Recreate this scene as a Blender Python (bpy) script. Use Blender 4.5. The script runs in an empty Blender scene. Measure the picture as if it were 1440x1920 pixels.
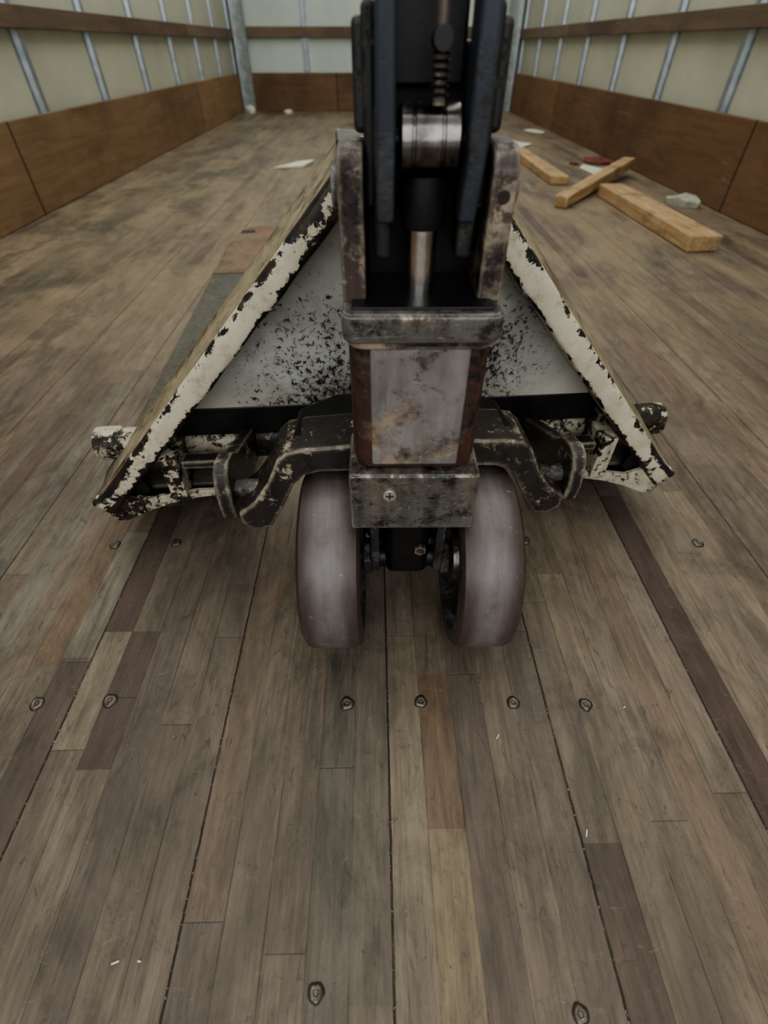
import bpy, bmesh, math, random
from mathutils import Vector, Matrix
random.seed(7)
R=math.radians
scene=bpy.context.scene
COL=scene.collection
try:
    scene.view_settings.look='AgX - Medium High Contrast'
except Exception: pass

# ---------------------------------------------------------------- node helper
class NT:
    def __init__(s,name):
        s.m=bpy.data.materials.new(name); s.m.use_nodes=True
        s.t=s.m.node_tree; s.n=s.t.nodes; s.l=s.t.links
        s.b=s.n['Principled BSDF']
        s.tc=s.n.new('ShaderNodeTexCoord')
        s.obj=s.tc.outputs['Object']
    def _set(s,inp,v):
        if isinstance(v,bpy.types.NodeSocket): s.l.new(v,inp)
        elif v is not None:
            if inp.type=='RGBA' and len(v)==3: v=(*v,1)
            inp.default_value=v
    def math(s,op,a,b=None,c=None,clamp=False):
        n=s.n.new('ShaderNodeMath'); n.operation=op; n.use_clamp=clamp
        s._set(n.inputs[0],a)
        if b is not None: s._set(n.inputs[1],b)
        if c is not None: s._set(n.inputs[2],c)
        return n.outputs[0]
    def sep(s,v):
        n=s.n.new('ShaderNodeSeparateXYZ'); s.l.new(v,n.inputs[0]); return n.outputs
    def comb(s,x,y,z=0.0):
        n=s.n.new('ShaderNodeCombineXYZ')
        for i,v in enumerate((x,y,z)): s._set(n.inputs[i],v)
        return n.outputs[0]
    def scale(s,v,sc,off=(0,0,0)):
        n=s.n.new('ShaderNodeMapping'); s.l.new(v,n.inputs[0])
        n.inputs['Scale'].default_value=sc; n.inputs['Location'].default_value=off
        return n.outputs[0]
    def noise(s,v,sc,detail=5,rough=.55,dist=0.0):
        n=s.n.new('ShaderNodeTexNoise'); s.l.new(v,n.inputs['Vector'])
        n.inputs['Scale'].default_value=sc; n.inputs['Detail'].default_value=detail
        n.inputs['Roughness'].default_value=rough; n.inputs['Distortion'].default_value=dist
        return n.outputs['Fac']
    def white(s,v):
        n=s.n.new('ShaderNodeTexWhiteNoise'); n.noise_dimensions='3D'; s.l.new(v,n.inputs['Vector'])
        return n.outputs['Value']
    def vor(s,v,sc,feat='DISTANCE_TO_EDGE'):
        n=s.n.new('ShaderNodeTexVoronoi'); n.feature=feat; s.l.new(v,n.inputs['Vector'])
        n.inputs['Scale'].default_value=sc
        return n.outputs['Distance']
    def ramp(s,f,stops,mode='LINEAR'):
        n=s.n.new('ShaderNodeValToRGB'); s._set(n.inputs[0],f); cr=n.color_ramp; cr.interpolation=mode
        while len(cr.elements)<len(stops): cr.elements.new(.5)
        for e,(p,c) in zip(cr.elements,stops):
            e.position=p
            e.color=(*c,1) if isinstance(c,tuple) else (c,c,c,1)
        return n.outputs[0]
    def mix(s,f,a,b,mode='MIX'):
        n=s.n.new('ShaderNodeMix'); n.data_type='RGBA'; n.blend_type=mode
        s._set(n.inputs[0],f); s._set(n.inputs[6],a); s._set(n.inputs[7],b)
        return n.outputs[2]
    def step(s,f,a,b):   # smooth map a..b -> 0..1
        n=s.n.new('ShaderNodeMapRange'); n.interpolation_type='SMOOTHSTEP'
        s._set(n.inputs[0],f); n.inputs[1].default_value=a; n.inputs[2].default_value=b
        return n.outputs[0]
    def inv(s,f): return s.math('SUBTRACT',1.0,f)
    def edge(s,rad):
        b=s.n.new('ShaderNodeBevel'); b.samples=4; b.inputs['Radius'].default_value=rad
        g=s.n.new('ShaderNodeNewGeometry')
        v=s.n.new('ShaderNodeVectorMath'); v.operation='DOT_PRODUCT'
        s.l.new(b.outputs[0],v.inputs[0]); s.l.new(g.outputs['True Normal'],v.inputs[1])
        return s.inv(v.outputs['Value'])
    def attr(s,name):
        a=s.n.new('ShaderNodeAttribute'); a.attribute_name=name; return a.outputs['Fac']
    def bump(s,h,strength=.3,dist=.002):
        n=s.n.new('ShaderNodeBump'); n.inputs['Strength'].default_value=strength
        n.inputs['Distance'].default_value=dist; s.l.new(h,n.inputs['Height'])
        s.l.new(n.outputs[0],s.b.inputs['Normal'])
    def out(s,col=None,rough=None,metal=None,spec=None):
        if col is not None: s._set(s.b.inputs['Base Color'],col)
        if rough is not None: s._set(s.b.inputs['Roughness'],rough)
        if metal is not None: s._set(s.b.inputs['Metallic'],metal)
        if spec is not None: s._set(s.b.inputs['Specular IOR Level'],spec)
        return s.m

def chipped(name,paint,metal_c,rust_c,sc=18,thr=.5,rough=.5,stretch=(1,1,1),dirt=.5,metalness=.4,soft=.02,
            edge=None,wear=False,mrough=.38,fine=.35,scratch=0.0,streak=True):
    """edge=(colour,radius,amount): worn edges take that colour. wear: use mesh attribute."""
    t=NT(name)
    v=t.scale(t.obj,stretch)
    a=t.noise(v,sc,12,.72,.3)
    f=t.noise(t.obj,sc*4.5,6,.7,.4)
    big=t.noise(t.obj,sc*.3,3,.5)
    a=t.math('ADD',a,t.math('MULTIPLY',t.math('SUBTRACT',big,.5),.45))
    a=t.math('ADD',a,t.math('MULTIPLY',t.math('SUBTRACT',f,.5),fine))
    if wear: a=t.math('ADD',a,t.math('MULTIPLY',t.attr('wear'),.30))
    m=t.step(a,thr-soft,thr+soft)        # 1 = chipped
    rn=t.noise(t.obj,sc*1.7,6,.6)
    under=t.mix(t.step(rn,.42,.62),metal_c,rust_c)
    d=t.noise(t.obj,sc*.8,8,.68)
    pc=t.mix(t.math('MULTIPLY',t.step(d,.4,.75),dirt),paint,tuple(x*.35 for x in paint))
    col=t.mix(m,pc,under)
    if streak:
        st=t.noise(t.scale(t.obj,(90,90,14)),1.0,5,.65)
        col=t.mix(1.0,col,t.ramp(st,[(.3,.62),(.5,1.0),(.75,1.25)]),'MULTIPLY')
    else:
        st=t.noise(t.obj,45,8,.75)
        col=t.mix(t.math('MULTIPLY',t.step(st,.50,.70),.55),col,(.20,.15,.09))
    mm=t.math('MULTIPLY',m,metalness)
    if scratch:
        s1=t.noise(t.scale(t.obj,(30,30,420)),1.0,4,.7,1.2)
        s2=t.noise(t.scale(t.obj,(420,60,45)),1.0,4,.7,1.2)
        sm=t.math('MAXIMUM',t.step(s1,.64,.70),t.step(s2,.66,.72))
        col=t.mix(t.math('MULTIPLY',sm,scratch),col,(.50,.46,.42))
    if edge:
        ec,er,ea=edge
        e=t.edge(er)
        e=t.math('MULTIPLY',t.step(t.math('ADD',e,t.math('MULTIPLY',t.math('SUBTRACT',f,.5),.26)),.015,.09),ea)
        col=t.mix(e,col,ec)
    t.bump(t.math('SUBTRACT',t.math('MULTIPLY',d,.4),m),.5,.0010)
    rr=t.mix(m,(rough,)*3,(mrough,)*3)
    return t.out(col,rr,mm)

# ---------------------------------------------------------------- floor
def floor_mat():
    t=NT('laminated_hardwood_floor')
    x,y,z=t.sep(t.obj)
    WD=.0308
    u=t.math('DIVIDE',t.math('SUBTRACT',x,.007),WD)
    idn=t.math('FLOOR',u); fu=t.math('FRACT',u)
    off=t.white(t.comb(idn,3.7,1.3))
    LEN=.80
    v=t.math('ADD',t.math('DIVIDE',y,LEN),t.math('MULTIPLY',off,7.0))
    sg=t.math('FLOOR',v); fv=t.math('FRACT',v)
    r=t.white(t.comb(idn,sg,0.5))
    base=t.ramp(r,[(0,(.172,.132,.098)),(.14,(.190,.149,.112)),(.30,(.205,.162,.121)),(.44,(.182,.143,.109)),
                   (.56,(.222,.174,.125)),(.66,(.158,.124,.099)),(.74,(.198,.146,.105)),(.80,(.122,.086,.070)),(.85,(.182,.131,.096)),(.91,(.232,.188,.135)),(.95,(.143,.104,.084)),(.98,(.180,.158,.124))],'CONSTANT')
    for k,y0,y1,c in ((10,.08,.50,(.088,.056,.047)),(5,-.6,.088,(.108,.074,.060)),(-9,.15,.29,(.104,.067,.055)),(-10,.29,.49,(.098,.063,.052)),
                      (1,.10,.235,(.188,.124,.083)),(1,-.3,.10,(.245,.188,.122)),(2,-.1,.30,(.138,.106,.085)),(-2,-.2,.26,(.136,.116,.092)),
                      (-11,.26,.44,(.22,.192,.15)),(-12,.25,.55,(.185,.129,.088)),(11,-.2,.12,(.152,.122,.096)),(-1,.0,.33,(.158,.129,.10))):
        mk=t.math('MULTIPLY',t.math('COMPARE',idn,float(k),.2),t.math('MULTIPLY',t.math('GREATER_THAN',y,y0),t.math('LESS_THAN',y,y1)))
        base=t.mix(mk,base,c)
    rid=t.math('MULTIPLY',r,37.0)
    gv=t.comb(t.math('MULTIPLY',x,60.0),t.math('MULTIPLY',y,5.5),rid)
    g=t.noise(gv,1.0,9,.68,1.4)
    gf=t.noise(t.comb(t.math('MULTIPLY',x,380.0),t.math('MULTIPLY',y,22.0),rid),1.0,6,.7)
    col=t.mix(1.0,base,t.ramp(g,[(.25,.56),(.5,.97),(.75,1.30)]),'MULTIPLY')
    col=t.mix(1.0,col,t.ramp(gf,[(.25,.66),(.5,1.0),(.8,1.24)]),'MULTIPLY')
    ls=t.noise(t.comb(t.math('MULTIPLY',x,120.0),t.math('MULTIPLY',y,4.0),0.0),1.0,8,.74,2.0)
    col=t.mix(t.math('MULTIPLY',t.step(ls,.57,.68),.60),col,(.060,.045,.036))
    b1=t.noise(t.scale(t.obj,(5,1.8,1)),1.5,9,.68,.6)
    col=t.mix(t.math('MULTIPLY',t.step(b1,.44,.68),.62),col,(.078,.062,.050))
    b3=t.noise(t.scale(t.obj,(16,9,1)),1.0,9,.78,.8)
    col=t.mix(1.0,col,t.ramp(b3,[(.28,.48),(.5,1.0),(.75,1.28)]),'MULTIPLY')
    b4=t.noise(t.scale(t.obj,(9,3.5,1),(9,1,0)),1.0,9,.75,1.2)
    col=t.mix(t.math('MULTIPLY',t.step(b4,.53,.68),.52),col,(.066,.054,.044))
    b2=t.noise(t.scale(t.obj,(3.2,1.1,1),(5,2,0)),1.6,6,.62,.8)
    far=t.step(y,.4,1.7)
    worn=t.math('MULTIPLY',t.step(b2,.36,.62),t.math('ADD',t.math('MULTIPLY',far,.58),.06))
    col=t.mix(worn,col,t.mix(g,(.22,.165,.10),(.40,.32,.21)))
    sc=t.noise(t.scale(t.obj,(45,120,1)),1.0,6,.74,1.0)
    col=t.mix(t.math('MULTIPLY',t.step(sc,.60,.72),.28),col,(.36,.32,.26))
    sd=t.noise(t.scale(t.obj,(70,34,1),(3,9,0)),1.0,8,.78,2.0)
    col=t.mix(t.math('MULTIPLY',t.step(sd,.56,.66),.62),col,(.05,.040,.032))
    cg=t.noise(t.scale(t.obj,(16,110,1),(1,4,0)),1.0,6,.75,2.2)
    cgm=t.math('MULTIPLY',t.step(cg,.66,.74),t.step(b3,.50,.64))
    col=t.mix(t.math('MULTIPLY',cgm,.5),col,(.045,.036,.03))
    # grimy patches and ragged worn areas along the left, following the boards
    wn=t.noise(t.obj,3.2,9,.72)
    wn2=t.noise(t.scale(t.obj,(1,1,1),(7,3,0)),2.9,9,.72)
    vv=t.comb(t.math('ADD',t.math('MULTIPLY',x,3.6),t.math('MULTIPLY',wn,2.0)),t.math('ADD',t.math('MULTIPLY',y,1.7),t.math('MULTIPLY',wn2,2.0)),0)
    e=t.vor(vv,1.0)
    zone=t.math('MULTIPLY',t.inv(t.step(x,-.66,-.42)),t.math('MULTIPLY',t.step(y,.7,1.2),t.inv(t.step(y,2.6,4.2))))
    pat=t.noise(t.scale(t.obj,(2.2,1.4,1),(4,8,0)),1.4,6,.65)
    ring=t.math('MULTIPLY',t.math('MULTIPLY',t.inv(t.step(e,.01,.10)),zone),t.step(pat,.38,.58))
    isl=t.math('MULTIPLY',t.math('MULTIPLY',t.step(e,.08,.14),zone),t.step(pat,.36,.56))
    col=t.mix(t.math('MULTIPLY',isl,.45),col,t.mix(t.step(b3,.3,.7),(.24,.185,.12),(.38,.30,.20)))
    col=t.mix(t.math('MULTIPLY',ring,t.math('MULTIPLY',t.step(b3,.34,.52),.55)),col,(.085,.080,.056))
    tr_=t.math('ABSOLUTE',t.math('ADD',t.math('ADD',x,.95),t.math('MULTIPLY',t.math('SUBTRACT',wn,.5),.5)))
    col=t.mix(t.math('MULTIPLY',t.math('MULTIPLY',t.inv(t.step(tr_,.01,.09)),t.step(y,.7,1.2)),.4),col,(.075,.076,.055))
    # seams
    d=t.math('MULTIPLY',t.math('MINIMUM',fu,t.inv(fu)),WD)
    s1=t.inv(t.step(d,.0001,.0008))
    jag=t.math('MULTIPLY',t.math('SUBTRACT',t.noise(t.scale(t.obj,(1,90,1)),1.0,5,.7),.5),.0018)
    fm=t.math('FRACT',t.math('DIVIDE',t.math('ADD',t.math('SUBTRACT',x,.007),jag),.154))
    d2=t.math('MULTIPLY',t.math('MINIMUM',fm,t.inv(fm)),.154)
    s2=t.inv(t.step(d2,.0003,.0012))
    sb=t.noise(t.scale(t.obj,(6,9,1)),1.0,5,.65)
    d3=t.math('MULTIPLY',t.math('MINIMUM',fv,t.inv(fv)),LEN)
    s3=t.inv(t.step(d3,.0001,.0008))
    seam=t.math('MAXIMUM',t.math('MAXIMUM',t.math('MULTIPLY',s1,t.math('MULTIPLY',t.step(sb,.35,.65),.4)),t.math('MULTIPLY',s2,t.step(sb,.25,.50))),t.math('MULTIPLY',s3,.30))
    col=t.mix(seam,col,(.024,.019,.016))
    gr=t.noise(t.obj,420,2,.5)
    col=t.mix(t.math('MULTIPLY',t.math('MULTIPLY',s2,t.step(gr,.62,.68)),.7),col,(.4,.37,.32))
    h=t.math('SUBTRACT',t.math('ADD',t.math('ADD',t.math('MULTIPLY',g,.5),t.math('MULTIPLY',gf,.3)),t.math('MULTIPLY',b3,.6)),t.math('ADD',t.math('MULTIPLY',seam,1.4),t.math('MULTIPLY',cgm,.6)))
    t.bump(h,.6,.0016)
    rg=t.math('ADD',.36,t.math('MULTIPLY',b3,.30))
    return t.out(col,rg,0.0,.45)

def plywood(name,c1,c2,axis=1):
    t=NT(name)
    sc=(1.5,1.2,14) if axis==1 else (1.2,1.5,14)
    g=t.noise(t.scale(t.obj,sc),2.0,9,.66,1.2)
    b=t.noise(t.obj,1.6,5,.6)
    col=t.mix(t.ramp(g,[(.3,0.0),(.7,1.0)]),c1,c2)
    xyz=t.sep(t.obj)
    q=t.math('DIVIDE',t.math('SUBTRACT',xyz[1 if axis==1 else 0],2.1),2.44)
    pid=t.white(t.comb(t.math('FLOOR',q),2.0,4.4))
    col=t.mix(1.0,col,t.ramp(pid,[(0,.85),(1,1.25)]),'MULTIPLY')
    col=t.mix(t.math('MULTIPLY',t.step(b,.45,.72),.55),col,tuple(x*.45 for x in c1))
    sp=t.noise(t.obj,30,6,.72)
    col=t.mix(t.math('MULTIPLY',t.step(sp,.58,.70),.5),col,(.06,.04,.028))
    xs=t.noise(t.scale(t.obj,(3,3,60)),1.0,6,.7,1.0)
    col=t.mix(t.math('MULTIPLY',t.step(xs,.60,.70),.4),col,(.38,.28,.18))
    seam=t.math('FRACT',q)
    sd=t.math('MINIMUM',seam,t.inv(seam))
    col=t.mix(t.inv(t.step(sd,.0008,.003)),col,(.03,.02,.012))
    return t.out(col,.65,0.0,.3)

def simple(name,col,rough=.5,metal=0.0,nsc=20,var=.3,spec=.5,stretch=(1,1,1),edge=None):
    t=NT(name)
    n=t.noise(t.scale(t.obj,stretch),nsc,7,.62)
    c=t.mix(t.ramp(n,[(.3,0.0),(.7,1.0)]),tuple(x*(1-var) for x in col),tuple(min(1,x*(1+var)) for x in col))
    if edge:
        e=t.step(t.math('ADD',t.edge(edge[1]),t.math('MULTIPLY',t.math('SUBTRACT',n,.5),.2)),.02,.10)
        c=t.mix(t.math('MULTIPLY',e,edge[2]),c,edge[0])
    t.bump(n,.2,.001)
    return t.out(c,t.math('ADD',rough-.1,t.math('MULTIPLY',n,.2)),metal,spec)

M={}
M['floor']=floor_mat()
M['ply']=plywood('plywood_kickboard',(.185,.112,.062),(.285,.185,.108))
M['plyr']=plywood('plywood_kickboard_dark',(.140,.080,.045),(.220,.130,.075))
M['plyb']=plywood('plywood_kickboard_end',(.145,.084,.048),(.215,.132,.078),0)
M['rail']=plywood('rub_rail_wood',(.13,.090,.062),(.20,.145,.105))
M['panel']=simple('cream_wall_panel',(.50,.50,.41),.5,0,3,.12)
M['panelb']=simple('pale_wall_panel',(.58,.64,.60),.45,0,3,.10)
M['galv']=simple('galvanised_steel',(.40,.44,.47),.33,.65,25,.25)
M['cream']=chipped('chipped_cream_paint',(.68,.61,.47),(.020,.022,.028),(.055,.035,.025),30,.635,.45,dirt=.38,wear=True,fine=.5,streak=False)
M['creamheavy']=chipped('worn_cream_paint',(.58,.52,.40),(.020,.018,.018),(.07,.042,.03),34,.50,.45,dirt=.6,fine=.5)
M['outer']=chipped('grimy_cream_side',(.36,.30,.20),(.13,.10,.07),(.17,.125,.08),16,.54,.5,dirt=.7,soft=.08,fine=.5,metalness=0)
M['black']=simple('greasy_black_steel',(.014,.013,.014),.38,.3,30,.5)
M['blackpaint']=chipped('black_handle_paint',(.013,.013,.015),(.045,.035,.031),(.030,.021,.018),22,.60,.45,dirt=.3,metalness=.1,soft=.06,edge=((.15,.13,.115),.002,.7),fine=.6)
M['bluebar']=chipped('dark_handle_steel',(.045,.052,.070),(.085,.085,.090),(.030,.029,.032),20,.58,.38,dirt=.5,metalness=.3,soft=.08,fine=.5)
M['armblack']=chipped('worn_black_arm',(.030,.025,.022),(.40,.345,.255),(.13,.08,.05),24,.60,.42,dirt=.6,metalness=.1,edge=((.46,.40,.30),.005,.9),fine=.55)
M['rusty']=chipped('rusty_column',(.075,.034,.025),(.022,.017,.016),(.18,.115,.080),18,.50,.36,dirt=.6,metalness=.3,soft=.06,fine=.5,scratch=.2)
M['bare']=chipped('bare_worn_steel',(.125,.115,.106),(.030,.024,.021),(.21,.175,.145),26,.49,.30,dirt=.85,metalness=.5,soft=.07,edge=((.48,.45,.41),.003,.9),fine=.65,scratch=.6)
M['face']=chipped('column_face_steel',(.25,.225,.215),(.055,.036,.030),(.37,.285,.215),14,.53,.28,dirt=.7,metalness=.25,soft=.06,fine=.6,scratch=.4)
M['ears']=chipped('worn_brown_lug',(.080,.050,.043),(.020,.017,.017),(.33,.26,.20),24,.50,.38,dirt=.7,metalness=.2,soft=.04,edge=((.42,.36,.29),.003,.85),fine=.6,scratch=.3)
M['chrome']=simple('oily_chrome',(.66,.64,.62),.2,1.0,40,.35)
M['rollersteel']=simple('oily_roller_steel',(.17,.155,.15),.20,1.0,60,.8)
M['rim']=chipped('cast_wheel_hub',(.05,.045,.045),(.25,.24,.25),(.10,.07,.055),30,.52,.35,dirt=.5,metalness=.7)
M['fork']=chipped('grimy_fork',(.100,.096,.074),(.060,.056,.044),(.145,.112,.074),9,.55,.55,stretch=(1,.5,1),dirt=.6,metalness=.0,soft=.1)
M['forktip']=chipped('bare_fork_tip',(.24,.125,.068),(.14,.08,.05),(.20,.15,.09),9,.5,.5,dirt=.6,metalness=.0,soft=.1)
M['bolt']=simple('dirty_bolt',(.15,.128,.105),.36,.5,220,.7)
M['boltdark']=simple('bolt_recess',(.035,.028,.023),.6,.3,150,.5)
M['zinc']=simple('zinc_screw',(.62,.62,.56),.3,.8,90,.2)
M['paper']=simple('white_scrap',(.66,.66,.54),.7,0,12,.15)
M['red']=simple('red_wrapper',(.17,.05,.035),.5,0,40,.6)
M['stone']=simple('grey_scrap',(.42,.42,.34),.8,0,30,.3)

def tread_mat():
    t=NT('polyurethane_tread')
    x,y,z=t.sep(t.obj)
    ax=t.math('ABSOLUTE',t.math('SUBTRACT',t.math('ABSOLUTE',x),.0695))
    n=t.noise(t.scale(t.obj,(200,22,22)),1.0,6,.65)
    b=t.noise(t.obj,28,8,.75)
    col=t.mix(t.step(t.math('ADD',ax,t.math('MULTIPLY',t.math('SUBTRACT',b,.5),.03)),.005,.022),(.180,.155,.152),(.075,.050,.045))  # brown edges; lighter centre band puts the sheen into the colour
    col=t.mix(1.0,col,t.ramp(n,[(.3,.82),(.7,1.14)]),'MULTIPLY')
    col=t.mix(1.0,col,t.ramp(b,[(.3,.64),(.7,1.22)]),'MULTIPLY')
    s=t.noise(t.obj,130,4,.6)
    col=t.mix(t.math('MULTIPLY',t.step(s,.66,.73),.5),col,(.36,.33,.30))
    t.bump(b,.3,.0006)
    return t.out(col,t.math('ADD',.26,t.math('MULTIPLY',b,.25)),0.0,.5)
M['tread']=tread_mat()

def speckled():
    t=NT('speckled_white_plate')
    x,y,z=t.sep(t.obj)
    ax=t.math('ABSOLUTE',x)
    dens=t.math('MULTIPLY',t.inv(t.step(ax,.06,.24)),t.inv(t.step(z,.23,.36)))
    n=t.noise(t.scale(t.obj,(1,1,1)),170,8,.76,.5)
    b=t.noise(t.obj,14,7,.7)
    v=t.math('ADD',n,t.math('ADD',t.math('MULTIPLY',dens,.16),t.math('MULTIPLY',t.math('SUBTRACT',b,.5),.30)))
    m=t.step(v,.645,.71)
    d=t.noise(t.obj,7,6,.62)
    paint=t.mix(t.step(d,.3,.7),(.58,.57,.53),(.43,.42,.38))
    paint=t.mix(t.math('MULTIPLY',t.inv(t.step(z,.165,.21)),.5),paint,(.50,.44,.34))
    paint=t.mix(t.math('MULTIPLY',dens,t.math('MULTIPLY',t.step(b,.42,.6),.6)),paint,(.22,.19,.165))
    br=t.math('MULTIPLY',t.step(z,.30,.37),t.step(b,.36,.52))
    paint=t.mix(br,paint,(.12,.09,.065))
    col=t.mix(m,paint,(.024,.019,.018))
    t.bump(t.inv(m),.3,.001)
    return t.out(col,.55,0.0,.4)
M['plate']=speckled()

def lumber_mat():
    t=NT('rough_lumber')
    g=t.noise(t.scale(t.obj,(2.5,34,34)),1.6,7,.6,1.2)
    col=t.mix(t.ramp(g,[(.3,0.0),(.7,1.0)]),(.32,.195,.10),(.60,.43,.25))
    b=t.noise(t.obj,9,7,.7)
    col=t.mix(t.math('MULTIPLY',t.step(b,.50,.68),.6),col,(.13,.085,.05))
    t.bump(g,.4,.002)
    return t.out(col,.7,0.0,.3)
M['lumber']=lumber_mat()

# ---------------------------------------------------------------- geometry helpers
def obj_from_bm(name,bm,mat,parent=None,smooth=False):
    me=bpy.data.meshes.new(name); bmesh.ops.recalc_face_normals(bm,faces=bm.faces)
    bm.to_mesh(me); bm.free()
    o=bpy.data.objects.new(name,me); COL.objects.link(o)
    mats=mat if isinstance(mat,(list,tuple)) else [mat]
    for m in mats: me.materials.append(m)
    if smooth:
        for p in me.polygons: p.use_smooth=True
    if parent: o.parent=parent
    return o
def empty(name,loc=(0,0,0),rz=0,parent=None):
    e=bpy.data.objects.new(name,None); COL.objects.link(e); e.location=loc; e.rotation_euler=(0,0,rz)
    e.empty_display_size=.1
    if parent: e.parent=parent
    return e
def bevmod(o,w,seg=2,ang=35):
    m=o.modifiers.new('Bevel','BEVEL'); m.width=w; m.segments=seg; m.limit_method='ANGLE'; m.angle_limit=R(ang)
    m.harden_normals=True
    for p in o.data.polygons: p.use_smooth=True
    return o
def box(name,x0,x1,y0,y1,z0,z1,mat,parent=None,bev=0,seg=2):
    bm=bmesh.new()
    vs=[bm.verts.new((x,y,z)) for z in (z0,z1) for (x,y) in ((x0,y0),(x1,y0),(x1,y1),(x0,y1))]
    for f in ((0,1,2,3),(4,5,6,7),(0,1,5,4),(1,2,6,5),(2,3,7,6),(3,0,4,7)):
        bm.faces.new([vs[i] for i in f])
    o=obj_from_bm(name,bm,mat,parent)
    if bev: bevmod(o,bev,seg)
    return o
def prism(name,pts,a0,a1,axis,mat,parent=None,bev=0,seg=2):
    """polygon pts extruded along axis: 'y' -> pts are (x,z); 'x' -> (y,z); 'z' -> (x,y)"""
    bm=bmesh.new()
    def P(p,a):
        return {'y':(p[0],a,p[1]),'x':(a,p[0],p[1]),'z':(p[0],p[1],a)}[axis]
    A=[bm.verts.new(P(p,a0)) for p in pts]; B=[bm.verts.new(P(p,a1)) for p in pts]
    bm.faces.new(A); bm.faces.new(B)
    n=len(pts)
    for i in range(n): bm.faces.new((A[i],A[(i+1)%n],B[(i+1)%n],B[i]))
    o=obj_from_bm(name,bm,mat,parent)
    if bev: bevmod(o,bev,seg)
    return o
def lathe(name,prof,mat,parent=None,axis='x',loc=(0,0,0),n=64,matf=None):
    bm=bmesh.new(); rings=[]
    for a,r in prof:
        ring=[]
        for i in range(n):
            t=2*math.pi*i/n
            c,s=r*math.cos(t),r*math.sin(t)
            p={'x':(a,c,s),'y':(c,a,s),'z':(c,s,a)}[axis]
            ring.append(bm.verts.new(p))
        rings.append(ring)
    for k in range(len(rings)-1):
        for i in range(n):
            f=bm.faces.new((rings[k][i],rings[k][(i+1)%n],rings[k+1][(i+1)%n],rings[k+1][i]))
            if matf: f.material_index=matf(k)
    if prof[0][1]>0 and prof[0]!=prof[-1]:
        bm.faces.new(rings[0]); bm.faces.new(rings[-1])
    if prof[0]==prof[-1]: bmesh.ops.remove_doubles(bm,verts=bm.verts,dist=1e-6)
    o=obj_from_bm(name,bm,mat,parent)
    o.location=loc
    for p in o.data.polygons: p.use_smooth=True
    m=o.modifiers.new('ES','EDGE_SPLIT'); m.split_angle=R(38)
    return o
def rod(name,p0,p1,r,mat,parent=None,n=24):
    p0=Vector(p0);p1=Vector(p1);d=p1-p0
    bm=bmesh.new()
    bmesh.ops.create_cone(bm,cap_ends=True,segments=n,radius1=r,radius2=r,depth=d.length)
    bm.transform(Matrix.Translation((p0+p1)/2)@d.to_track_quat('Z','Y').to_matrix().to_4x4())
    o=obj_from_bm(name,bm,mat,parent)
    bevmod(o,r*.12,2)
    return o

# ---------------------------------------------------------------- truck box
TR=R(1.0)
XL,XR,YB,YN=-1.275,1.36,6.12,-1.6
ZT=2.4
def tr(o): o.rotation_euler=(0,0,TR); return o
FLOOR=tr(box('floor',XL,XR,YN,YB,-.04,0,M['floor']))
def wall_parent(name): return empty(name,(0,0,0),TR)
W=wall_parent('wall_left')
box('panel',XL-.05,XL,YN,YB,0,ZT,M['panel'],W)
W2=wall_parent('wall_right')
box('panel',XR,XR+.05,YN,YB,0,ZT,M['panel'],W2)
W3=wall_parent('wall_back')
box('panel',XL-.05,XR+.05,YB,YB+.05,0,ZT,M['panelb'],W3)
def hat_post(name,s,xw,yc,parent,mat):
    w=.036; d=.020
    pts=[(xw,yc-w),(xw+s*.003,yc-w),(xw+s*.003,yc-w*.55),(xw+s*d,yc-w*.42),(xw+s*d,yc+w*.42),(xw+s*.003,yc+w*.55),(xw+s*.003,yc+w),(xw,yc+w)]
    prism(name,pts,.02,ZT,'z',mat,parent)
k=0
yy=-1.2
while yy<6.0:
    k+=1
    hat_post(f'post_{k}',1,XL,yy+.03,W,M['galv']); hat_post(f'post_{k}',-1,XR,yy,W2,M['galv'])
    yy+=.6
k=0
xx=-1.25+.06
while xx<1.3:
    k+=1
    pts=[(xx-.034,YB),(xx-.034,YB-.003),(xx-.019,YB-.003),(xx-.014,YB-.018),(xx+.014,YB-.018),(xx+.019,YB-.003),(xx+.034,YB-.003),(xx+.034,YB)]
    prism(f'post_{k}',pts,.02,ZT,'z',M['galv'],W3); xx+=.58
def board(name,x0,x1,y0,y1,z0,z1,mat): return tr(box(name,x0,x1,y0,y1,z0,z1,mat,None,.003))
board('baseboard_left',XL+.0205,XL+.038,YN,YB-.04,0.001,.275,M['ply'])
board('baseboard_right',XR-.038,XR-.0205,YN,YB-.04,0.001,.275,M['plyr'])
board('baseboard_back',XL+.10,XR-.10,YB-.036,YB-.0185,0.001,.275,M['plyb'])
board('trim_1',XL+.0205,XL+.042,YN,YB-.04,.502,.562,M['rail'])
board('trim_2',XR-.042,XR-.0205,YN,YB-.04,.502,.562,M['rail'])
board('trim_3',XL+.10,XR-.10,YB-.040,YB-.0185,.510,.580,M['rail'])
board('trim_4',XL+.0205,XL+.042,YN,YB-.04,1.10,1.16,M['rail'])
board('trim_5',XR-.042,XR-.0205,YN,YB-.04,1.10,1.16,M['rail'])
for s,x,nm in ((1,XL,'corner_post'),(-1,XR,'corner_post.001')):
    pts=[(x+s*.044,YB-.12),(x+s*.052,YB-.12),(x+s*.15,YB-.055),(x+s*.15,YB-.042),(x+s*.044,YB-.042)]
    tr(prism(nm,pts,.001,ZT,'z',M['galv'],None,.002))

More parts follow.
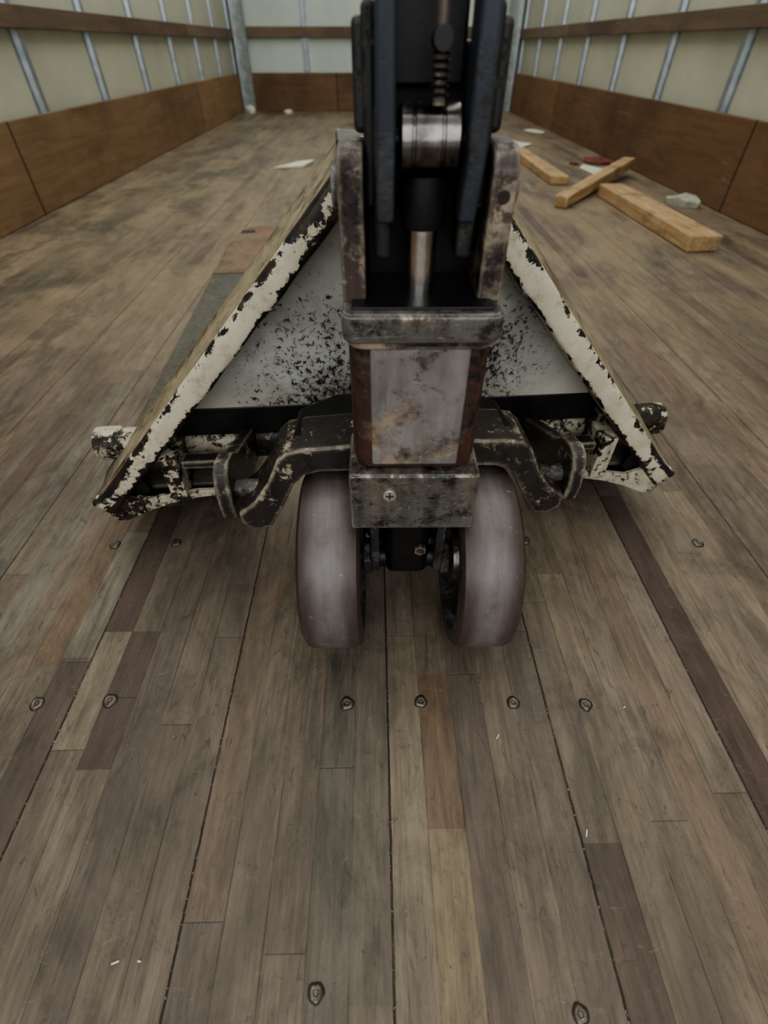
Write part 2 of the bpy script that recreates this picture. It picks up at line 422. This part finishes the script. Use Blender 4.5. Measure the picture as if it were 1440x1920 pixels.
# floor bolts: sunken domed heads with a dark crater rim
bolts=[(-.338,.205),(-.268,.208),(-.036,.205),(.036,.207),(.126,.206),(.196,.204),(-.345,.412),(-.268,.416),(.182,.420),(.404,.415),
       (-.046,.006),(.13,-.004),(-.27,.0),(-.33,.004)]
FB=empty('floor_bolts')
bm=bmesh.new()
for (x,y) in bolts:
    n=28; S=random.uniform(.88,1.08)
    if y<.1: S*=.75
    prof=[(.0001,.0072),(.0003,.0064),(.0006,.0060),(.0017,.0052),(.0021,.0036),(.0016,.0024),(.0012,.0018),(.0016,.0008),(.0016,.0)]
    rings=[]
    ph=random.random()*6
    for z,r in prof:
        r*=S
        ring=[]
        for i in range(n):
            a=2*math.pi*i/n
            rr=r*(1+.06*math.sin(3*a+ph)+.04*math.cos(5*a+2*ph))
            ring.append(bm.verts.new((x+rr*math.cos(a),y+rr*math.sin(a),z*S+.0003)))
        rings.append(ring)
    for a in range(len(rings)-1):
        for i in range(n):
            f=bm.faces.new((rings[a][i],rings[a][(i+1)%n],rings[a+1][(i+1)%n],rings[a+1][i]))
            f.material_index=1 if a in (0,1,5) else 0
obj_from_bm('bolt_heads',bm,[M['bolt'],M['boltdark']],FB,True)

# ---------------------------------------------------------------- pallet jack
PJ=empty('pallet_jack',(.022,.300,0),R(4.5))
ST=empty('steering_unit',(0,0,0),R(-4.0),PJ)

# --- A frame
YF=.135
def aframe_side(s):
    bx,bz,tx,tz=.351,.076,.052,.408
    if s<0: tx=.036
    L=math.hypot(bx-tx,tz-bz); dx,dz=(tx-bx)/L,(tz-bz)/L
    nx,nz=dz,-dx
    ow=.007 if s>0 else .003
    q=-.004
    prof=[(ow,.060,.3),(ow*.5+q*.5,.035,0),(.0012+q,.004,.5),(.0002+q,.0006,.7),(-.0012+q,0,.6),(-.006+q,-.0004,0),(-.012+q,-.0006,0),(-.0165+q,-.0002,.45),(-.0186+q,.0006,1.0),(-.0196+q,.003,1.0),(-.0202+q,.010,.6),(-.0206+q,.047,.8)]
    bm=bmesh.new(); N=90; rows=[]
    wl=bm.verts.layers.float.new('wear')
    for i in range(N+1):
        t=i/N
        row=[]
        for j,(n,y,we) in enumerate(prof):
            w=.0008*math.sin(t*37+j*.3)*math.sin(t*11)
            nn=n+w*(1 if j>2 else .2)
            if t<.04 and 1<j<6: nn+=.004*(1-t/.04)
            px=bx+dx*L*t+nx*nn; pz=bz+dz*L*t+nz*nn
            if t==0: pz=max(pz,.050)
            v=bm.verts.new((s*px,YF+y+w,pz)); v[wl]=we*.8+.30*max(0,1-t*5)+.25*max(0,t*5-4)
            row.append(v)
        rows.append(row)
    for i in range(N):
        for j in range(len(prof)-1):
            f=bm.faces.new((rows[i][j],rows[i][j+1],rows[i+1][j+1],rows[i+1][j]))
            f.material_index=1 if j<=1 else 0
    o=obj_from_bm('frame_flange_'+('right' if s>0 else 'left'),bm,[M['cream'],M['outer']],PJ,True)
    m=o.modifiers.new('S','SOLIDIFY'); m.thickness=.003; m.offset=0
    return o
for s in (-1,1): aframe_side(s)
plate=[(-.262,.166),(.268,.166),(.052,.400),(-.036,.400)]
prism('frame_plate',plate,YF+.046,YF+.052,'y',M['plate'],PJ,.001)
prism('frame_cap',[(-.046,YF-.002),(.056,YF-.002),(.060,YF+.060),(-.046,YF+.060)],.404,.412,'z',M['creamheavy'],PJ,.002)
prism('frame_channel',[(-.285,.134),(.285,.134),(.252,.170),(-.248,.170)],YF+.045,YF+.080,'y',M['black'],PJ,.002)
rod('torsion_tube',(-.345,.205,.113),(.345,.205,.113),.018,M['creamheavy'],PJ,32)
for s in (-1,1):
    sd='right' if s>0 else 'left'
    rod('tube_end_'+sd,(s*.325,.212,.108),(s*.357,.212,.108),.0205,M['creamheavy'],PJ,28)
    pts=[(.347,.084),(.347,.070),(.334,.046),(.322,.046),(.292,.060),(.262,.070),(.230,.077),(.196,.080),(.172,.080),(.172,.086),(.230,.087),(.262,.083),(.290,.078),(.310,.086)]
    prism('skirt_'+sd,[(s*a,b) for a,b in pts],YF+.002,YF+.008,'y',M['creamheavy'],PJ,.0008)
    prism('dark_sheet_'+sd,[(s*.335,YF+.004),(s*.172,YF+.008),(s*.172,YF+.10),(s*.335,YF+.10)],.072,.077,'z',M['black'],PJ)  # black sheet added so the gap stays dark and hides the floor
    prism('corner_gusset_'+sd,[(s*.347,.078),(s*.322,.048),(s*.285,.085),(s*.300,.130)],YF+.010,YF+.016,'y',M['black'],PJ,.001)
    box('tab_'+sd,*sorted((s*.240,s*.258)),YF-.004,YF+.035,.080,.138,M['creamheavy'],PJ,.002)
    box('tab_web_'+sd,*sorted((s*.245,s*.256)),YF+.03,YF+.075,.080,.150,M['armblack'],PJ,.002)
    box('strap_'+sd,*sorted((s*.178,s*.238)),YF+.004,YF+.022,.118,.128,M['armblack'],PJ,.002)
    xo,xi=.345,.185
    top=[(s*xi,.155),(s*xo,.155),(s*xo,1.12),(s*(xo-.012),1.22),(s*(xo-.035),1.285),(s*(xo-.06),1.30),(s*(xi+.06),1.30),(s*(xi+.035),1.285),(s*(xi+.012),1.22),(s*xi,1.12)]
    prism('fork_top_'+sd,top,.078,.084,'z',[M['fork']],PJ,.002)
    box('fork_side_outer_'+sd,*sorted((s*(xo-.005),s*xo)),.16,1.12,.035,.079,M['fork'],PJ)
    box('fork_side_inner_'+sd,*sorted((s*xi,s*(xi+.005))),.16,1.12,.035,.079,M['fork'],PJ)
    prism('fork_tip_'+sd,[(s*(xi+.002),.90),(s*(xo-.002),.90),(s*(xo-.004),1.12),(s*(xo-.014),1.22),(s*(xo-.037),1.283),(s*(xo-.06),1.297),(s*(xi+.06),1.297),(s*(xi+.037),1.283),(s*(xi+.014),1.22),(s*(xi+.004),1.12)],.0835,.086,'z',M['forktip'],PJ,.001)
    for xx_ in (.215,.305):
        prism(f'fork_tip_slot_{sd}_{int(xx_*1000)}',[(s*(xx_-.020),1.225),(s*(xx_+.020),1.225),(s*(xx_+.018),1.250),(s*(xx_-.018),1.250)],.0855,.0868,'z',M['black'],PJ)
    for yy in (1.0,1.09):
        rod(f'load_roller_{sd}_{int(yy*100)}',(s*.225,yy,.0375),(s*.305,yy,.0375),.037,M['rim'],PJ,32)
    rod('push_rod_'+sd,(s*.265,.20,.055),(s*.265,.98,.045),.009,M['black'],PJ,12)
    link=[(.052,.122),(.205,.098),(.215,.112),(.205,.132),(.095,.172),(.078,.184),(.060,.188),(.047,.184),(.041,.172),(.038,.152),(.040,.134)]
    prism('lift_link_'+sd,link,s*.160,s*.174,'x',M['armblack'],PJ,.003,3)
    rod('link_pin_'+sd,(s*.130,.062,.152),(s*.180,.062,.152),.009,M['bare'],PJ,20)
    rod('link_pin_inner_'+sd,(s*.12,.205,.113),(s*.185,.205,.113),.025,M['armblack'],PJ,24)
half=[(-.128,.126),(-.143,.124),(-.155,.132),(-.156,.146),(-.140,.158),(-.124,.180),(-.112,.205),(-.103,.213),(-.088,.216),(-.045,.218)]
low=[(-.045,.190),(-.076,.191),(-.090,.188),(-.100,.178),(-.114,.150)]
pts=half+[(-x,z) for x,z in half[::-1]]+[(-x,z) for x,z in low[::-1]]+low
prism('rocker_arm',pts,.032,.085,'y',M['armblack'],PJ,.003,3)
deck=[(-.100,.050),(.100,.050),(.095,.10),(.06,.125),(-.06,.125),(-.095,.10)]
prism('rocker_deck',deck,.192,.2155,'z',M['black'],PJ,.005,3)
lathe('pump_cylinder',[(.10,.036),(.10,.042),(.30,.042),(.31,.036),(.345,.034),(.345,.0001)],M['black'],PJ,'z',(0,.062,0),40)
box('pump_reservoir',-.055,.055,.06,.15,.12,.19,M['black'],PJ,.008,3)

# --- steering unit
def roundbox(name,cx,cy,wx,wy,z0,z1,rad,mat,parent,bev=.003):
    pts=[]
    for k,(sx,sy) in enumerate(((1,1),(-1,1),(-1,-1),(1,-1))):
        for i in range(7):
            a=R(k*90+i*15)
            pts.append((cx+sx*(wx/2-rad)+rad*math.cos(a),cy+sy*(wy/2-rad)+rad*math.sin(a)))
    return prism(name,pts,z0,z1,'z',mat,parent,bev,3)
box('base_block',-.0485,.0485,-.032,.025,.180,.236,M['bare'],ST,.003,3)
rod('block_screw',(-.018,-.0305,.218),(-.018,-.0345,.218),.0052,M['zinc'],ST,20)
box('screw_slot_a',-.0210,-.0150,-.0350,-.0340,.2175,.2185,M['boltdark'],ST)
box('screw_slot_b',-.0185,-.0175,-.0350,-.0340,.2150,.2210,M['boltdark'],ST)
roundbox('column_tube',0,.012,.086,.070,.236,.338,.013,M['rusty'],ST,bev=.002)
box('column_face',-.031,.031,-.0250,-.018,.240,.332,M['face'],ST,.0022,3)
box('column_rib_left',-.0442,-.040,-.012,.02,.240,.336,M['rusty'],ST,.0015)
box('column_rib_right',.040,.0442,-.012,.02,.240,.336,M['rusty'],ST,.0015)
roundbox('collar',0,.016,.094,.094,.334,.352,.008,M['bare'],ST,bev=.004)
roundbox('collar_weld',0,.014,.090,.082,.329,.336,.012,M['ears'],ST,bev=.002)
box('collar_deck',-.041,.041,-.024,.050,.3505,.3535,M['black'],ST,.001)
for s in (-1,1):
    sd='right' if s>0 else 'left'
    pr=[(-.011,.351),(.040,.351),(.040,.412),(.034,.421),(.026,.425),(.002,.425),(-.006,.422),(-.011,.415)]
    prism('ear_'+sd,pr,s*.0325,s*.0462,'x',M['ears'],ST,.0024,3)
    rod('ear_pin_'+sd,(s*.045,.014,.404),(s*.0505,.014,.404),.010,M['bare'],ST,24)
    rod('ear_hole_'+sd,(s*.0395,-.0108,.404),(s*.0395,-.0116,.404),.0032,M['boltdark'],ST,20)
    box('yoke_plate_'+sd,*sorted((s*.0255,s*.0325)),.004,.040,.395,.475,M['blackpaint'],ST,.003,3)
    box('yoke_shoulder_'+sd,*sorted((s*.0300,s*.0370)),.006,.036,.428,.470,M['blackpaint'],ST,.003,3)
    box('yoke_cheek_'+sd,*sorted((s*.018,s*.0275)),-.006,.020,.372,.440,M['blackpaint'],ST,.004,3)
    prism('handle_bar_'+sd,[(-.022,.418),(-.012,.392),(.002,.392),(.004,.60),(-.012,.66),(-.022,.62)],s*.0168,s*.0262,'x',M['bluebar'],ST,.0025,3)
    w0,w1=.0425,.0965
    prof=[(w0+.003,.070),(w0,.0735),(w0,.084),(w0+.003,.0885),(w0+.008,.0900),(w0+.020,.0902),(w1-.020,.0902),(w1-.008,.0900),(w1-.003,.0885),(w1,.084),(w1,.0735),(w1-.003,.070),(w1-.010,.068),(w1-.014,.045),(w1-.012,.030),(w1-.002,.028),(w1-.002,.012),(w0+.002,.012),(w0+.002,.028),(w0+.012,.030),(w0+.014,.045),(w0+.010,.068),(w0+.003,.070)]
    lathe('steer_wheel_'+sd,[(s*a,r) for a,r in prof],[M['tread'],M['rim']],ST,'x',(0,.018,.0904),96,lambda k:0 if 2<=k<=8 else 1)
box('cavity_back',-.033,.033,.034,.042,.352,.462,M['black'],ST,.002)
box('handle_web',-.018,.018,.020,.026,.445,.62,M['black'],ST,.002)
rod('piston_rod',(-.001,.002,.352),(-.001,.002,.395),.0086,M['chrome'],ST,32)
lathe('piston_sleeve',[(.388,.0085),(.388,.0118),(.392,.0126),(.412,.0126),(.415,.0085),(.415,.0001)],M['black'],ST,'z',(-.001,.002,0),32)
lathe('pump_roller',[(-.0150,.004),(-.0150,.0125),(-.0135,.0148),(-.009,.0150),(-.0085,.0143),(-.0075,.0143),(-.007,.0150),(.005,.0150),(.0055,.0143),(.0065,.0143),(.007,.0150),(.0135,.0148),(.0150,.0125),(.0150,.004)],M['rollersteel'],ST,'x',(0,-.004,.4265),48)
rod('roller_axle',(-.025,-.004,.4265),(.025,-.004,.4265),.005,M['black'],ST,16)
rod('release_rod',(.003,-.012,.440),(.003,-.006,.56),.0028,M['ears'],ST,16)
rod('release_bolt',(.003,-.018,.462),(.003,-.004,.462),.0045,M['black'],ST,16)
for i in range(6):
    lathe(f'release_spring_{i}',[(-.0006,.0038),(0,.0046),(.0006,.0038)],M['black'],ST,'z',(.003,-.0115,.444+i*.0028),16)
box('axle_yoke',-.021,.021,.002,.036,.078,.182,M['black'],ST,.009,3)
box('axle_yoke_flange',-.040,.040,-.014,.040,.164,.182,M['black'],ST,.004,3)
for s in (-1,1):
    sd='right' if s>0 else 'left'
    prism('axle_ear_'+sd,[(-.002,.166),(.040,.166),(.036,.085),(.018,.072),(.002,.085)],s*.026,s*.035,'x',M['rim'],ST,.002)
    rod('hub_nut_'+sd,(s*.034,.018,.0904),(s*.043,.018,.0904),.019,M['rim'],ST,6)
rod('axle',(-.105,.018,.0904),(.105,.018,.0904),.0115,M['black'],ST,24)
rod('axle_bolt',(.012,-.002,.118),(.012,.006,.118),.006,M['ears'],ST,6)
lathe('handle_shaft',[(.58,.019),(.60,.021),(1.02,.017),(1.04,.015)],M['blackpaint'],ST,'z',(0,-.006,0),32)
cu=bpy.data.curves.new('handle_grip','CURVE'); cu.dimensions='3D'; cu.bevel_depth=.013; cu.bevel_resolution=6
sp=cu.splines.new('BEZIER')
loop=[(0,-.006,1.03),(-.09,-.006,1.08),(-.10,-.006,1.20),(0,-.006,1.25),(.10,-.006,1.20),(.09,-.006,1.08)]
sp.bezier_points.add(len(loop)-1)
for b,p in zip(sp.bezier_points,loop): b.co=p; b.handle_left_type=b.handle_right_type='AUTO'
sp.use_cyclic_u=True
g=bpy.data.objects.new('handle_grip',cu); COL.objects.link(g); g.parent=ST; cu.materials.append(M['blackpaint'])

# ---------------------------------------------------------------- lumber and scraps
def lumber(name,p0,p1,w,h):
    p0=Vector(p0);p1=Vector(p1);d=p1-p0;L=d.length
    bm=bmesh.new(); N=14; rows=[]
    for i in range(N+1):
        t=i/N; x=-L/2+L*t
        j=[random.uniform(-.0012,.0012) for _ in range(4)]
        sk=.006 if i in(0,N) else 0
        rows.append([bm.verts.new((x+random.uniform(-sk,sk),-w/2+j[0],-h/2)),bm.verts.new((x+random.uniform(-sk,sk),w/2+j[1],-h/2)),
                     bm.verts.new((x+random.uniform(-sk,sk),w/2+j[2],h/2)),bm.verts.new((x+random.uniform(-sk,sk),-w/2+j[3],h/2))])
    for i in range(N):
        for k in range(4):
            bm.faces.new((rows[i][k],rows[i][(k+1)%4],rows[i+1][(k+1)%4],rows[i+1][k]))
    bm.faces.new(rows[0]); bm.faces.new(rows[-1])
    o=obj_from_bm(name,bm,M['lumber'])
    o.location=(p0+p1)/2; o.rotation_euler=(0,-math.atan2(d.z,math.hypot(d.x,d.y)),math.atan2(d.y,d.x))
    m=o.modifiers.new('B','BEVEL'); m.width=.003; m.limit_method='ANGLE'; m.angle_limit=R(50)
    return o
lumber('lumber_offcut',(.982,1.63,.0235),(.952,2.40,.0235),.100,.045)
lumber('lumber_offcut.001',(.69,2.19,.021),(1.18,2.84,.055),.055,.040)
lumber('lumber_offcut.002',(.80,2.62,.018),(.775,3.50,.018),.080,.034)
def scrap(name,x,y,sx,sy,mat,rz=0,h=.008,crumple=.006,tri=False):
    bm=bmesh.new()
    if tri: out=[(-.5,-.4),(.5,-.15),(.35,.5),(-.1,.3)]
    else: out=[(math.cos(a)*.5*random.uniform(.7,1),math.sin(a)*.5*random.uniform(.7,1)) for a in [i*2*math.pi/9 for i in range(9)]]
    c=bm.verts.new((0,0,h)); 
    vs=[bm.verts.new((a*sx,b*sy,h*.3+random.uniform(0,crumple))) for a,b in out]
    lo=[bm.verts.new((a*sx*.95,b*sy*.95,.0008)) for a,b in out]
    n=len(vs)
    for i in range(n):
        bm.faces.new((c,vs[i],vs[(i+1)%n])); bm.faces.new((vs[i],lo[i],lo[(i+1)%n],vs[(i+1)%n]))
    bm.faces.new(lo)
    o=obj_from_bm(name,bm,mat); o.location=(x,y,0); o.rotation_euler=(0,0,rz); return o
scrap('paper_scrap',1.075,2.93,.19,.38,M['paper'],.4,.006,.004,True)
scrap('paper_scrap.001',-.47,3.10,.14,.30,M['paper'],-.3,.016,.010,True)
scrap('paper_scrap.002',-1.25,5.88,.09,.11,M['paper'],0,.06,.03)
scrap('paper_scrap.003',-.90,5.85,.11,.14,M['paper'],0,.03,.015)
scrap('paper_scrap.004',.86,3.85,.18,.28,M['paper'],.6,.008,.006,True)
scrap('paper_scrap.005',1.11,4.5,.15,.26,M['paper'],.2,.008,.006)
scrap('candy_wrapper',1.17,3.22,.16,.22,M['red'],.3,.015,.02)
scrap('candy_wrapper.001',1.02,3.15,.05,.06,M['red'],.3,.01,.01)
scrap('crumpled_scrap',1.195,2.25,.14,.17,M['stone'],.3,.034,.022)
bm=bmesh.new()
for i in range(26):
    x=random.uniform(-.6,.9); y=random.uniform(.02,2.4) if i>9 else random.uniform(.0,.5)
    a=random.uniform(0,3.14); l=random.uniform(.001,.0028); w=.0005
    if abs(x-.02)<.4 and .2<y<1.8: continue
    dx,dy=math.cos(a)*l,math.sin(a)*l; ox,oy=-math.sin(a)*w,math.cos(a)*w
    lo=[bm.verts.new(p) for p in ((x-dx-ox,y-dy-oy,.0002),(x+dx-ox,y+dy-oy,.0002),(x+dx+ox,y+dy+oy,.0002),(x-dx+ox,y-dy+oy,.0002))]
    hi=[bm.verts.new((v.co.x,v.co.y,.0011)) for v in lo]
    bm.faces.new(hi)
    for k in range(4): bm.faces.new((lo[k],lo[(k+1)%4],hi[(k+1)%4],hi[k]))
obj_from_bm('wood_flecks',bm,M['paper'],FLOOR)

# ---------------------------------------------------------------- light
w=bpy.data.worlds.new('world'); scene.world=w; w.use_nodes=True
bg=w.node_tree.nodes['Background']; bg.inputs[0].default_value=(.95,1.0,.95,1); bg.inputs[1].default_value=.56
def area(name,loc,rot,sx,sy,power,col):
    l=bpy.data.lights.new(name,'AREA'); l.shape='RECTANGLE'; l.size=sx; l.size_y=sy; l.energy=power; l.color=col
    o=bpy.data.objects.new(name,l); COL.objects.link(o); o.location=loc; o.rotation_euler=rot; return o
area('overhead_area_light',(0,2.6,2.38),(0,0,0),2.3,5.5,50,(1,.98,.91))  # broad unseen area lamp overhead; no roof is built
area('rear_door_daylight',(0,-1.5,1.5),(R(75),0,0),2.2,1.8,24,(.94,.97,1))

# ---------------------------------------------------------------- camera
cd=bpy.data.cameras.new('camera'); cam=bpy.data.objects.new('camera',cd); COL.objects.link(cam)
cam.location=(0,0,.46); cam.rotation_euler=(R(90-44.2),0,0)
cd.sensor_fit='VERTICAL'; cd.sensor_height=36; cd.lens=900/1920*36; cd.clip_start=.01
cd.dof.use_dof=True; cd.dof.focus_distance=.42; cd.dof.aperture_fstop=5.6
scene.camera=cam
